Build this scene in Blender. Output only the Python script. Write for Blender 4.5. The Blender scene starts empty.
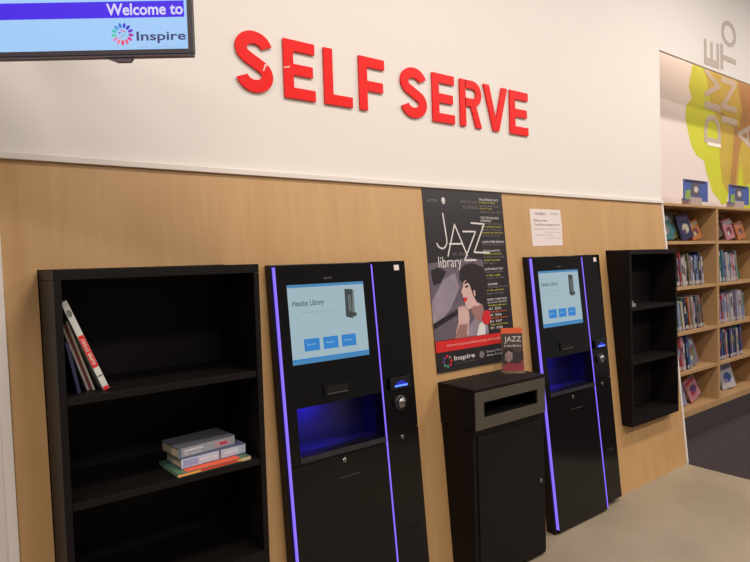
import bpy, math, random
from mathutils import Vector, Matrix
S = bpy.context.scene
COL = S.collection
rnd = random.Random(7)

# ------------------------------------------------------------------ camera
cam_d = bpy.data.cameras.new('camera'); cam = bpy.data.objects.new('camera', cam_d); COL.objects.link(cam)
cam_d.sensor_width = 36.0; cam_d.lens = 27.84; cam_d.clip_start = 0.05
_X = Vector((778.0, 44.0, -580.0)).normalized()
_e = (-.032 * _X.x + _X.y) / -_X.z
_Z = Vector((-.032, 1.0, _e)).normalized()
_Y = _Z.cross(_X)
R = Matrix((_X, _Y, _Z))
cam.matrix_world = Matrix.Translation((0, -2.029, 1.55)) @ R.to_4x4()
S.camera = cam
# ------------------------------------------------------------------ world, exposure
S.view_settings.view_transform = 'Standard'; S.view_settings.look = 'None'
S.view_settings.gamma = 1.0; S.view_settings.use_curve_mapping = False
S.view_settings.exposure = -0.07
W = bpy.data.worlds.new('room_ambience'); S.world = W; W.use_nodes = True
W.node_tree.nodes['Background'].inputs[0].default_value = (1.0, .92, .87, 1)
W.node_tree.nodes['Background'].inputs[1].default_value = .26
# ------------------------------------------------------------------ ceiling lamps of the library hall, plus an added fill strip
def area(x, y, z, sx, sy, p, col=(1, .925, .85)):
    l = bpy.data.lights.new('ceiling_and_fill_lamp', 'AREA'); l.shape = 'RECTANGLE'; l.size = sx; l.size_y = sy
    l.energy = p; l.color = col
    o = bpy.data.objects.new('ceiling_and_fill_lamp', l); o.location = (x, y, z); COL.objects.link(o); return o
for lx in (-1.2, 1.6, 4.4, 7.2):
    k = 1.0 if lx < 3 else 1.12
    area(lx, -1.5, 4.1, 1.2, .3, 54 * k)
    area(lx, -3.9, 4.1, 1.2, .6, 66 * k)
cove_fill = area(7.1, .30, 4.25, 5.4, .10, 58)  # unseen strip added behind the upper wall to brighten the shaded mural
cove_fill.rotation_euler = (math.radians(22), 0, 0)

# ------------------------------------------------------------------ materials
MATS = {}
def lin(c):
    return tuple((v / 12.92 if v <= .04045 else ((v + .055) / 1.055) ** 2.4) for v in c)
def rgb(r, g, b): return lin((r / 255, g / 255, b / 255))
def mat(name, col, rough=.5, metal=0., emit=None, es=1., spec=.5, alpha=None, trans=0., noise=0., nscale=20., bump=0.):
    if name in MATS: return MATS[name]
    m = bpy.data.materials.new(name); m.use_nodes = True; nt = m.node_tree; b = nt.nodes['Principled BSDF']
    b.inputs['Base Color'].default_value = (*col, 1); b.inputs['Roughness'].default_value = rough
    b.inputs['Metallic'].default_value = metal; b.inputs['Specular IOR Level'].default_value = spec
    if trans: b.inputs['Transmission Weight'].default_value = trans
    if emit:
        b.inputs['Emission Color'].default_value = (*emit, 1); b.inputs['Emission Strength'].default_value = es
    tc = nt.nodes.new('ShaderNodeTexCoord'); no = nt.nodes.new('ShaderNodeTexNoise')
    no.inputs['Scale'].default_value = nscale; no.inputs['Detail'].default_value = 5
    nt.links.new(tc.outputs['Object'], no.inputs['Vector'])
    if noise:
        mx = nt.nodes.new('ShaderNodeMix'); mx.data_type = 'RGBA'
        mx.inputs[6].default_value = (*[c * (1 - noise) for c in col], 1)
        mx.inputs[7].default_value = (*[min(1, c * (1 + noise)) for c in col], 1)
        nt.links.new(no.outputs[0], mx.inputs[0]); nt.links.new(mx.outputs[2], b.inputs['Base Color'])
    if bump:
        bp = nt.nodes.new('ShaderNodeBump'); bp.inputs['Strength'].default_value = bump; bp.inputs['Distance'].default_value = .002
        nt.links.new(no.outputs[0], bp.inputs['Height']); nt.links.new(bp.outputs[0], b.inputs['Normal'])
    MATS[name] = m; return m
def wood_mat(name, c1, c2, sx=26., rough=.45, vertical=True):
    m = bpy.data.materials.new(name); m.use_nodes = True; nt = m.node_tree; b = nt.nodes['Principled BSDF']
    tc = nt.nodes.new('ShaderNodeTexCoord'); mp = nt.nodes.new('ShaderNodeMapping')
    mp.inputs['Scale'].default_value = (sx, sx, .9) if vertical else (.9, sx, sx)
    no = nt.nodes.new('ShaderNodeTexNoise'); no.inputs['Scale'].default_value = 1.6; no.inputs['Detail'].default_value = 6; no.inputs['Roughness'].default_value = .55
    n2 = nt.nodes.new('ShaderNodeTexNoise'); n2.inputs['Scale'].default_value = .28; n2.inputs['Detail'].default_value = 2
    nt.links.new(tc.outputs['Object'], mp.inputs[0]); nt.links.new(mp.outputs[0], no.inputs['Vector']); nt.links.new(mp.outputs[0], n2.inputs['Vector'])
    ad = nt.nodes.new('ShaderNodeMath'); ad.operation = 'ADD'; nt.links.new(no.outputs[0], ad.inputs[0]); nt.links.new(n2.outputs[0], ad.inputs[1])
    cr = nt.nodes.new('ShaderNodeValToRGB'); cr.color_ramp.elements[0].position = .72; cr.color_ramp.elements[1].position = 1.28
    hv = nt.nodes.new('ShaderNodeMath'); hv.operation = 'MULTIPLY'; hv.inputs[1].default_value = 1.0
    cr.color_ramp.elements[0].position = .36; cr.color_ramp.elements[1].position = .66; hv.inputs[1].default_value = .5
    cr.color_ramp.elements[0].color = (*c1, 1); cr.color_ramp.elements[1].color = (*c2, 1)
    nt.links.new(ad.outputs[0], hv.inputs[0]); nt.links.new(hv.outputs[0], cr.inputs[0]); nt.links.new(cr.outputs[0], b.inputs['Base Color'])
    b.inputs['Roughness'].default_value = rough
    return m
WOOD = wood_mat('oak_laminate', rgb(186, 144, 95), rgb(196, 156, 107))
SHELFWOOD = wood_mat('shelf_oak', rgb(168, 130, 88), rgb(184, 146, 102), rough=.5)
WHITE = mat('white_paint', rgb(226, 219, 212), .6, noise=.015, nscale=3, bump=.05)
PINKW = mat('recess_paint', rgb(222, 208, 203), .7, noise=.015, nscale=3)
TRIM = mat('white_trim', rgb(226, 216, 208), .45)
BLACK = mat('black_laminate', rgb(15, 10, 9), .55, noise=.2, nscale=9, bump=.05, spec=.2)
BLACKIN = mat('black_laminate_inner', rgb(17, 12, 12), .65, noise=.2, nscale=9, spec=.2)
EDGE = mat('brown_black_edge', rgb(62, 50, 42), .55)
GLOSS = mat('gloss_black_glass', rgb(10, 8, 9), .16, spec=.32)
DARK = mat('matt_black', rgb(9, 7, 8), .6, spec=.3)
GUN = mat('kiosk_side_steel', rgb(13, 10, 16), .4, spec=.3)
STEEL = mat('polished_steel', rgb(140, 138, 136), .25, metal=1)
OLIVE = mat('grey_frame_metal', rgb(74, 68, 59), .5, noise=.05, spec=.3)
RED = mat('red_acrylic', rgb(232, 14, 8), .5, spec=.25)
LEDV = mat('violet_led', rgb(90, 70, 200), .4, emit=(.25, .155, 1.0), es=.98)
BLUEL = mat('alcove_led', rgb(60, 40, 220), .4, emit=(.05, .012, 1.0), es=150.)
CYANL = mat('reader_led', rgb(60, 90, 230), .4, emit=(.08, .16, 1.0), es=2.2)
LINER = mat('alcove_liner', rgb(20, 16, 66), .35)
PAPER = mat('white_paper', rgb(222, 208, 204), .8)
INK = mat('grey_ink', rgb(105, 98, 100), .8)
INKL = mat('pale_ink', rgb(165, 156, 158), .8)

# ------------------------------------------------------------------ mesh builder
class MB:
    def __init__(s): s.v = []; s.f = []; s.m = []
    def _add(s, vs, fs, mi=0):
        n = len(s.v); s.v += [tuple(v) for v in vs]; s.f += [tuple(i + n for i in f) for f in fs]; s.m += [mi] * len(fs); return s
    def hexa(s, p, mi=0):   # p: 4 bottom (ccw from above) + 4 top
        return s._add(p, [(3, 2, 1, 0), (4, 5, 6, 7), (0, 1, 5, 4), (1, 2, 6, 5), (2, 3, 7, 6), (3, 0, 4, 7)], mi)
    def box(s, x0, x1, y0, y1, z0, z1, mi=0):
        return s.hexa([(x0, y0, z0), (x1, y0, z0), (x1, y1, z0), (x0, y1, z0), (x0, y0, z1), (x1, y0, z1), (x1, y1, z1), (x0, y1, z1)], mi)
    def slab(s, x0, x1, z0, z1, yf, yb, mi=0):   # front and back y as functions of z
        a, b, c, d = yf(z0), yb(z0), yf(z1), yb(z1)
        return s.hexa([(x0, a, z0), (x1, a, z0), (x1, b, z0), (x0, b, z0), (x0, c, z1), (x1, c, z1), (x1, d, z1), (x0, d, z1)], mi)
    def holed(s, x0, x1, z0, z1, holes, yf, yb, mi=0):
        xs = sorted({x0, x1, *[h[0] for h in holes], *[h[1] for h in holes]}); zs = sorted({z0, z1, *[h[2] for h in holes], *[h[3] for h in holes]})
        idx = {}
        def vid(x, z, fr):
            k = (x, z, fr)
            if k not in idx: idx[k] = len(s.v); s.v.append((x, yf(z) if fr else yb(z), z))
            return idx[k]
        def solid(i, j):
            if i < 0 or j < 0 or i >= len(xs) - 1 or j >= len(zs) - 1: return False
            cx = (xs[i] + xs[i + 1]) / 2; cz = (zs[j] + zs[j + 1]) / 2
            return not any(h[0] < cx < h[1] and h[2] < cz < h[3] for h in holes)
        for i in range(len(xs) - 1):
            for j in range(len(zs) - 1):
                if not solid(i, j): continue
                a, b, c, d = xs[i], xs[i + 1], zs[j], zs[j + 1]
                F = [[vid(a, c, 1), vid(b, c, 1), vid(b, d, 1), vid(a, d, 1)], [vid(b, c, 0), vid(a, c, 0), vid(a, d, 0), vid(b, d, 0)]]
                if not solid(i - 1, j): F.append([vid(a, c, 0), vid(a, c, 1), vid(a, d, 1), vid(a, d, 0)])
                if not solid(i + 1, j): F.append([vid(b, c, 1), vid(b, c, 0), vid(b, d, 0), vid(b, d, 1)])
                if not solid(i, j - 1): F.append([vid(a, c, 0), vid(b, c, 0), vid(b, c, 1), vid(a, c, 1)])
                if not solid(i, j + 1): F.append([vid(a, d, 1), vid(b, d, 1), vid(b, d, 0), vid(a, d, 0)])
                s.f += [tuple(q) for q in F]; s.m += [mi] * len(F)
        return s
    def poly(s, surf, pts, off=0., mi=0):
        return s._add([surf(a, b, off) for a, b in pts], [tuple(range(len(pts)))], mi)
    def rect(s, surf, a0, a1, b0, b1, off=0., mi=0):
        return s.poly(surf, [(a0, b0), (a1, b0), (a1, b1), (a0, b1)], off, mi)
    def prism(s, surf, pts, d0, d1, mi=0):
        n = len(pts)
        vs = [surf(a, b, d0) for a, b in pts] + [surf(a, b, d1) for a, b in pts]
        fs = [tuple(range(n - 1, -1, -1)), tuple(range(n, 2 * n))] + [(i, (i + 1) % n, n + (i + 1) % n, n + i) for i in range(n)]
        return s._add(vs, fs, mi)
    def brick(s, surf, a0, a1, b0, b1, d0, d1, mi=0):
        return s.prism(surf, [(a0, b0), (a1, b0), (a1, b1), (a0, b1)], d0, d1, mi)
    def ribbon(s, surf, path, w, d0, d1, mi=0):
        L = []; Rr = []
        for i, p in enumerate(path):
            a = path[max(0, i - 1)]; b = path[min(len(path) - 1, i + 1)]
            dx, dy = b[0] - a[0], b[1] - a[1]; l = math.hypot(dx, dy) or 1
            nx, ny = -dy / l * w / 2, dx / l * w / 2
            L.append((p[0] + nx, p[1] + ny)); Rr.append((p[0] - nx, p[1] - ny))
        if d0 == d1: return s.poly(surf, Rr + L[::-1], d0, mi) if False else s._strip(surf, L, Rr, d0, mi)
        n = len(path)
        vs = []
        for i in range(n): vs += [surf(*Rr[i], d0), surf(*L[i], d0), surf(*Rr[i], d1), surf(*L[i], d1)]
        fs = [(0, 1, 3, 2)]
        for i in range(n - 1):
            k = 4 * i
            fs += [(k, k + 4, k + 5, k + 1), (k + 2, k + 3, k + 7, k + 6), (k, k + 2, k + 6, k + 4), (k + 1, k + 5, k + 7, k + 3)]
        k = 4 * (n - 1); fs.append((k, k + 2, k + 3, k + 1))
        return s._add(vs, fs, mi)
    def _strip(s, surf, L, Rr, d, mi):
        n = len(L); vs = []
        for i in range(n): vs += [surf(*Rr[i], d), surf(*L[i], d)]
        return s._add(vs, [(2 * i, 2 * i + 2, 2 * i + 3, 2 * i + 1) for i in range(n - 1)], mi)
    def disc(s, surf, a, b, r, off=0., mi=0, n=24, ry=None):
        ry = ry or r
        return s.poly(surf, [(a + r * math.cos(2 * math.pi * i / n), b + ry * math.sin(2 * math.pi * i / n)) for i in range(n)], off, mi)
    def puck(s, surf, a, b, prof, mi=0, n=24):   # lathe on a surface: prof = [(radius, off)]
        vs = []; fs = []
        for r, o in prof:
            vs += [surf(a + r * math.cos(2 * math.pi * i / n), b + r * math.sin(2 * math.pi * i / n), o) for i in range(n)]
        for k in range(len(prof) - 1):
            for i in range(n):
                j = (i + 1) % n; fs.append((k * n + i, k * n + j, (k + 1) * n + j, (k + 1) * n + i))
        fs.append(tuple(range(n - 1, -1, -1))); fs.append(tuple((len(prof) - 1) * n + i for i in range(n)))
        return s._add(vs, fs, mi)
    def text(s, surf, txt, a0, a1, b0, b1, off=0., mi=0, bold=0., d1=None, rot=False):
        cu = bpy.data.curves.new('t', 'FONT'); cu.body = txt; cu.offset = bold; cu.resolution_u = 3
        ob = bpy.data.objects.new('t', cu); COL.objects.link(ob)
        dg = bpy.context.evaluated_depsgraph_get(); me = bpy.data.meshes.new_from_object(ob.evaluated_get(dg))
        vs = [v.co.copy() for v in me.vertices]; fs = [tuple(p.vertices) for p in me.polygons]
        COL.objects.unlink(ob); bpy.data.objects.remove(ob); bpy.data.curves.remove(cu); bpy.data.meshes.remove(me)
        x0 = min(v.x for v in vs); x1 = max(v.x for v in vs); y0 = min(v.y for v in vs); y1 = max(v.y for v in vs)
        out = []
        for v in vs:
            u = (v.x - x0) / (x1 - x0 or 1); w = (v.y - y0) / (y1 - y0 or 1)
            if rot: u, w = 1 - w, u
            out.append(surf(a0 + (a1 - a0) * u, b0 + (b1 - b0) * w, off))
        return s._add(out, fs, mi)
    def build(s, name, mats, parent=None, rel=None, bevel=0., smooth=False):
        if rel is None: rel = root_loc(parent)
        me = bpy.data.meshes.new(name)
        me.from_pydata([(v[0] - rel[0], v[1] - rel[1], v[2] - rel[2]) for v in s.v], [], s.f)
        if not isinstance(mats, (list, tuple)): mats = [mats]
        for m in mats: me.materials.append(m)
        for p, i in zip(me.polygons, s.m): p.material_index = i; p.use_smooth = smooth
        me.update()
        o = bpy.data.objects.new(name, me); COL.objects.link(o)
        if parent: o.parent = parent
        if bevel:
            bv = o.modifiers.new('bevel', 'BEVEL'); bv.width = bevel; bv.segments = 2; bv.limit_method = 'ANGLE'; bv.angle_limit = math.radians(40)
        return o
def root_loc(p):
    if p is None: return Vector((0, 0, 0))
    l = Vector(p.location)
    while p.parent: p = p.parent; l = l + p.location
    return l
def thing(name, label, cat, loc=(0, 0, 0), rz=0., group=None):
    o = bpy.data.objects.new(name, None); COL.objects.link(o); o.location = loc; o.rotation_euler = (0, 0, rz); o.empty_display_size = .05
    return tag(o, label, cat, group)
def tag(o, label, cat, group=None):
    o['label'] = label; o['category'] = cat
    if group: o['group'] = group
    return o
def struct(o): o['kind'] = 'structure'; return o
def at_base(o, loc):     # move a single-mesh thing's origin to its base
    loc = Vector(loc); o.data.transform(Matrix.Translation(-loc)); o.location = loc; return o
def kids(o): return [c for c in bpy.data.objects if c.parent == o]
def copy_tree(o, parent=None):
    c = o.copy(); COL.objects.link(c); c.parent = parent
    for k in kids(o): copy_tree(k, c)
    return c

LEAN = .083
wy = lambda z: LEAN * z                     # leaning oak wall, front face
ky = lambda z: -.071 + .0967 * z            # kiosk front face
def plane(f): return lambda a, b, off=0.: (a, f(b) - off, b)
WALLS = plane(wy); KS = plane(ky)
FLAT = lambda y: (lambda a, b, off=0.: (a, y - off, b))

# ------------------------------------------------------------------ structure
WY = .165
FLOOR = mat('screed_floor', rgb(148, 133, 112), .5, noise=.34, nscale=2.0)
CARPET = mat('dark_carpet', rgb(47, 37, 38), .95, noise=.25, nscale=60, bump=.6)
struct(MB().box(-4, 4.302, -7, .9, -.08, 0).build('floor', FLOOR))
struct(MB().box(4.302, 10, -7, .9, -.08, .002).build('floor_carpet', CARPET))
struct(MB().box(-3.5, 4.322, WY, WY + .09, 0, 3.05).build('wall_back', WHITE))
struct(MB().box(-3.5, 10, WY, WY + .02, 3.05, 4.3).build('wall_upper', WHITE))
struct(MB().box(4.0, 10, .62, .72, 0, 4.3).build('wall_recess', PINKW))
B1 = (.249, .878, .42, 1.556, -.18)     # x0,x1,z0,z1,front y
B2 = (3.515, 4.125, .43, 1.574, -.035)
K1, K2 = 1.050, 2.66
AL = (.066, .492, .775, .968)           # kiosk alcove opening, local x and z
holes = [(B1[0] - .003, B1[1] + .003, B1[2] - .003, B1[3] + .003), (B2[0] - .003, B2[1] + .003, B2[2] - .003, B2[3] + .003)]
for k in (K1, K2): holes.append((k + AL[0] - .012, k + AL[1] + .012, AL[2] - .012, AL[3] + .012))
struct(MB().holed(.152, 4.30, 0, 1.914, holes, wy, lambda z: WY - .001).build('wall_oak_panel', WOOD))
struct(MB().box(.124, 4.322, .146, WY - .001, 1.915, 1.937).build('trim_1', TRIM, bevel=.002))
struct(MB().slab(.126, .1515, 0, 1.914, lambda z: wy(z) - .006, lambda z: WY - .001).build('trim_2', TRIM))
struct(MB().slab(4.3005, 4.322, 0, 1.914, lambda z: wy(z) - .006, lambda z: WY - .001).build('trim_3', TRIM))

# ------------------------------------------------------------------ SELF SERVE letters
def letter_mb(ch, x0, w, z0, h):
    s = .046; m = MB(); d0, d1 = .004, .011; sf = FLAT(WY)
    T = lambda pts: [(x0 + a, z0 + b) for a, b in pts]
    if ch == 'E':
        m.prism(sf, T([(0, 0), (w, 0), (w, s), (s, s), (s, h / 2 - s / 2), (w * .93, h / 2 - s / 2), (w * .93, h / 2 + s / 2), (s, h / 2 + s / 2), (s, h - s), (w, h - s), (w, h), (0, h)]), d0, d1)
    elif ch == 'F':
        m.prism(sf, T([(0, 0), (s, 0), (s, h / 2 - s * .7), (w * .93, h / 2 - s * .7), (w * .93, h / 2 + s * .3), (s, h / 2 + s * .3), (s, h - s), (w, h - s), (w, h), (0, h)]), d0, d1)
    elif ch == 'L':
        m.prism(sf, T([(0, 0), (w, 0), (w, s), (s, s), (s, h), (0, h)]), d0, d1)
    elif ch == 'V':
        t = s * 1.02; c = w / 2
        m.prism(sf, T([(c - t * .52, 0), (c + t * .52, 0), (w, h), (w - t, h), (c, h * .27), (t, h), (0, h)]), d0, d1)
    elif ch == 'R':
        s = .043
        m.prism(sf, T([(0, 0), (s, 0), (s, h), (0, h)]), d0, d1)
        r = (h * .56 - s) / 2; cx = w - s / 2 - r; cz = h - s / 2 - r
        path = [(s * .9, h - s / 2)] + [(cx + r * math.cos(a), cz + r * math.sin(a)) for a in [math.pi / 2 - math.pi * i / 14 for i in range(15)]] + [(s * .9, cz - r)]
        m.ribbon(sf, T(path), s, d0, d1)
        m.prism(sf, T([(w - s * 1.08, 0), (w, 0), (w * .74, h * .46), (w * .74 - s, h * .46)]), d0, d1 - .0003)
    elif ch == 'S':
        s = .050; rx = w / 2 - s / 2; ry = h * .285 - s / 2; cx = w / 2
        p = [(cx + rx * math.cos(math.radians(a)), h - s / 2 - ry + ry * math.sin(math.radians(a))) for a in range(12, 240, 12)]
        p += [(cx + rx * math.cos(math.radians(a)), s / 2 + ry + ry * math.sin(math.radians(a))) for a in range(48, -170, -12)]
        m.ribbon(sf, T(p), s, d0, d1)
    # stand-off pins behind the letter
    for fx, fz in ((.16, .12), (.16, .88)):
        if ch == 'V' : fx, fz = (.5, .08) if fz < .5 else (.12, .9)
        if ch == 'S': fx, fz = (.5, .1) if fz < .5 else (.5, .9)
        m.brick(sf, x0 + w * fx - .005, x0 + w * fx + .005, z0 + h * fz - .005, z0 + h * fz + .005, 0.0005, d0, 0)
    return m
LT = [('S', .972, .163, 'red raised letter S at the start of the word SELF, cracked near its middle'),
      ('E', 1.186, .152, 'red raised letter E with a chipped stem, second letter of SELF'),
      ('L', 1.384, .150, 'red raised letter L on the white wall, in the word SELF'),
      ('F', 1.573, .148, 'red raised letter F on the white wall, ending the word SELF'),
      ('S', 1.819, .168, 'red raised letter S at the start of the word SERVE'),
      ('E', 2.026, .155, 'red raised letter E between the S and R of SERVE'),
      ('R', 2.222, .164, 'red raised letter R on the white wall, in the word SERVE'),
      ('V', 2.402, .196, 'red raised letter V on the white wall, in the word SERVE'),
      ('E', 2.618, .160, 'red raised letter E at the very end of SERVE')]
for i, (ch, x, w, lab) in enumerate(LT):
    o = letter_mb(ch, x, w, 2.254, .246).build('wall_letter', RED); at_base(o, (x, WY, 2.254))
    tag(o, lab, 'letter', 'red letters spelling SELF SERVE on the white wall')
    if i == 0:
        MB().prism(FLAT(WY), [(1.088, 2.345), (1.093, 2.345), (1.104, 2.368), (1.118, 2.372), (1.117, 2.377), (1.098, 2.375)], .0112, .0120).build('crack', mat('white_crack', rgb(235, 190, 180), .6), o)
    if i == 1:
        MB().prism(FLAT(WY), [(1.186, 2.374), (1.214, 2.381), (1.214, 2.387), (1.186, 2.379)], .0112, .0120).build('crack', MATS['white_crack'], o)

# ------------------------------------------------------------------ mural on recess wall and lettering on the upper wall
RW = FLAT(.62)
YEL = mat('mural_yellow', rgb(196, 196, 44), .7, noise=.10, nscale=6)
OCH = mat('mural_ochre', rgb(188, 160, 62), .7, noise=.18, nscale=5)
BRN = mat('mural_brown', rgb(170, 122, 66), .7, noise=.15, nscale=5)
MLET = mat('mural_grey', rgb(186, 170, 158), .6)
MLIT = mat('mural_letter_shine', rgb(246, 236, 222), .4)
mur = thing('wall_mural', 'yellow and ochre painted splash with grey upright lettering above the oak bookcases', 'mural', (6.3, .62, 2.0))
MB().poly(RW, [(5.88, 3.9), (5.85, 3.36), (5.76, 3.12), (5.82, 3.02), (5.70, 2.93), (5.69, 2.80), (5.74, 2.68), (5.80, 2.56), (5.90, 2.48), (6.06, 2.44), (6.10, 2.33), (6.17, 2.24), (6.22, 2.15), (6.36, 2.08), (6.44, 2.02), (6.56, 2.04), (6.60, 2.16), (6.67, 2.02), (6.8, 2.1), (6.9, 1.98), (7.3, 2.0), (8.1, 2.0), (8.3, 3.0), (8.2, 3.9)], .0006).build('yellow_splash', YEL, mur)
MB().poly(RW, [(6.18, 3.9), (6.12, 3.3), (6.22, 3.0), (6.42, 2.84), (6.40, 2.5), (6.46, 2.25), (6.62, 2.12), (6.72, 2.3), (6.8, 2.2), (6.92, 2.5), (6.98, 2.25), (7.2, 2.3), (7.9, 2.3), (8.0, 3.9)], .0012).build('ochre_splash', OCH, mur)
MB().poly(RW, [(6.92, 3.9), (6.86, 3.3), (6.95, 3.05), (6.88, 2.86), (6.45, 2.97), (6.43, 2.93), (6.75, 2.84), (6.7, 2.5), (6.62, 2.2), (6.74, 2.14), (6.84, 2.5), (6.95, 2.75), (7.3, 2.6), (7.8, 3.0), (7.8, 3.9)], .0018).build('brown_splash', BRN, mur)
def mletter(ch, x0, x1, z0, z1, surf, off, name, par):
    return MB().text(surf, ch, x0, x1, z0, z1, off, 0, .012, rot=True).build(name, MLET, par)
RV = lambda a, b, off=0.: (a, .62 - off, b)
mletter('D', 6.07, 6.43, 2.625, 2.915, RV, .0024, 'letter', mur)
MB().rect(RV, 6.13, 6.43, 2.60, 2.635, .003).build('letter_highlight', MLIT, mur)  # pale bar paints the bright reflection on the stem of the D
mletter('I', 6.08, 6.44, 2.96, 3.03, RV, .0024, 'letter', mur)
mletter('V', 6.09, 6.44, 3.06, 3.37, RV, .0024, 'letter', mur)
mletter('I', 6.46, 6.82, 2.865, 2.935, RV, .0024, 'letter', mur)
mletter('N', 6.46, 6.82, 3.00, 3.33, RV, .0024, 'letter', mur)
mletter('A', 6.84, 7.24, 2.63, 2.94, RV, .0024, 'letter', mur)
up = thing('wall_lettering', 'grey upright vinyl letters E, T and O on the white wall above the mural', 'lettering', (5.35, WY, 3.06))
UW = FLAT(WY)
mletter('E', 5.045, 5.315, 3.075, 3.285, UW, .002, 'letter', up)
mletter('T', 5.345, 5.645, 3.085, 3.30, UW, .002, 'letter', up)
mletter('O', 5.365, 5.655, 3.30, 3.52, UW, .002, 'letter', up)

# ------------------------------------------------------------------ television
TX, TY = .806, -.946
def TV(u, z, off=0.):
    u += .40; c, s_ = math.cos(math.radians(-34.9)), math.sin(math.radians(-34.9))
    return (TX - .3208 + c * u + s_ * off, TY + .2388 + s_ * u - c * off, z)
tv = thing('television', 'wall-mounted television with a pale blue screen reading Welcome to', 'television', (TX - .802 * .88, TY + .597 * .88, 2.035))
u0, u1, z0, z1 = -1.364, -.398, 2.036, 2.60
BEZ = mat('tv_bezel', rgb(62, 54, 62), .4); BEZL = mat('tv_lower_bezel', rgb(92, 80, 92), .45)
SCR = mat('tv_screen_blue', (.02, .02, .02), .3, emit=rgb(163, 205, 250), es=1.0)
VIO = mat('tv_band_violet', (.02, .02, .02), .3, emit=rgb(64, 6, 232), es=1.0)
SW = mat('tv_text_white', (.02, .02, .02), .3, emit=rgb(218, 214, 246), es=1.0)
SD = mat('tv_text_slate', (.02, .02, .02), .3, emit=rgb(62, 68, 112), es=1.0)
SG = mat('tv_text_pale', (.02, .02, .02), .3, emit=rgb(140, 168, 205), es=1.0)
MB().brick(TV, u0, u1, z0 + .006, z1, -.014, -.004).brick(TV, u0 + .06, u1 - .06, z0 + .06, z1 - .05, -.045, -.0135).build('casing', mat('tv_back', rgb(30, 28, 32), .5), tv, bevel=.003)
fr = MB()
fr.brick(TV, u0, u1, z0 + .006, z0 + .016, -.004, .004); fr.brick(TV, u0, u1, z1 - .012, z1, -.004, .004)
fr.brick(TV, u0, u0 + .012, z0 + .016, z1 - .012, -.004, .004); fr.brick(TV, u1 - .012, u1, z0 + .016, z1 - .012, -.004, .004)
fr.build('bezel', BEZ, tv)
MB().brick(TV, u0 + .002, u1 - .002, z0 + .001, z0 + .006, -.014, .002).build('lower_bezel', BEZL, tv)
scr = MB().rect(TV, u0 + .012, u1 - .012, z0 + .016, z1 - .012, 0.).build('screen', SCR, tv)
MB().rect(TV, u0 + .012, -.417, 2.125, 2.162, .001).build('violet_band', VIO, scr)
MB().text(TV, 'Welcome to', -.592, -.419, 2.130, 2.157, .002, 0, .022).build('welcome_text', SW, scr)
MB().text(TV, 'Inspire', -.527, -.415, 2.0665, 2.0935, .001, 0, .02).build('inspire_text', SD, scr)
MB().text(TV, 'Culture Learning Libraries', -.525, -.415, 2.0555, 2.0605, .001).build('small_text', SG, scr)
lg = MB(); cols = []
ring = [(235, 60, 110), (240, 90, 130), (226, 40, 150), (170, 30, 160), (110, 30, 200), (60, 20, 200), (50, 60, 220), (50, 120, 220), (60, 160, 210), (70, 190, 190), (90, 200, 170), (220, 140, 190), (240, 130, 150)]
for i, c in enumerate(ring):
    cols.append(mat('logo_dot_%s' % 'abcdefghijklm'[i], (.02, .02, .02), .3, emit=rgb(*c), es=1.0))
    a = -math.pi / 2 + 2 * math.pi * i / 13; ca, sa = math.cos(a), math.sin(a)
    pts = []
    for k in range(12):
        t = 2 * math.pi * k / 12; px, pz = .0062 * math.cos(t) + .0195, .0035 * math.sin(t)
        pts.append((-.5585 + px * ca - pz * sa, 2.0885 + px * sa + pz * ca))
    lg.poly(TV, pts, .001, i)
for dx, dz, i in ((-.006, .003, 4), (-.002, .008, 2), (.004, .006, 0), (.0, -.004, 9), (-.005, -.007, 11), (.006, -.002, 10)): lg.disc(TV, -.5585 + dx, 2.0885 + dz, .0022, .001, i, 8)
lg.build('ring_logo', cols, scr)
MB().prism(TV, [(-.600, 2.037), (-.575, 2.027), (-.545, 2.027), (-.538, 2.037)], -.012, -.001).build('sensor_bump', BEZL, tv)
ar = MB(); ar.brick(TV, -.98, -.78, 2.42, 2.53, -.07, -.045)
ar.hexa([(TX - .802 * .9 + .02, TY + .597 * .9 + .05, 2.45), (TX - .802 * .9 + .07, TY + .597 * .9 + .01, 2.45), (.22, WY - .02, 2.45), (.16, WY - .02, 2.45),
         (TX - .802 * .9 + .02, TY + .597 * .9 + .05, 2.50), (TX - .802 * .9 + .07, TY + .597 * .9 + .01, 2.50), (.22, WY - .02, 2.50), (.16, WY - .02, 2.50)])
ar.box(.10, .28, WY - .02, WY - .0005, 2.42, 2.53); ar.build('wall_bracket', DARK, tv)

# ------------------------------------------------------------------ black bookcases sunk into the leaning wall
def black_case(B, label, shelves, base_top):
    x0, x1, z0, z1, yf = B; yb = .158; t = .020
    r = thing('black_bookcase', label, 'bookcase', ((x0 + x1) / 2, yf, z0))
    MB().box(x0, x1, yf, yb, z1 - .03, z1).build('top_panel', [BLACK], r, bevel=.0015)
    for a, b in ((x0, x0 + t), (x1 - t, x1)): MB().box(a, b, yf, yb, z0, z1 - .0305).build('side_panel', BLACK, r, bevel=.0015)
    MB().box(x0 + t, x1 - t, yf, yb, z0, base_top).build('bottom_panel', BLACK, r)
    MB().box(x0 + t, x1 - t, yb - .008, yb, base_top, z1 - .031).build('back_panel', BLACKIN, r)
    for z in shelves: MB().box(x0 + t + .001, x1 - t - .001, yf + .004, yb - .009, z - .022, z).build('shelf', BLACK, r, bevel=.001)
    return r
black_case(B1, 'tall black open bookcase nearest the television, holding leaning comics and stacked books', (1.187, .880), .555)
black_case(B2, 'black open bookcase at the oak wall end, beside the light oak bookcases', (1.203, .850), .48)

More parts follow.
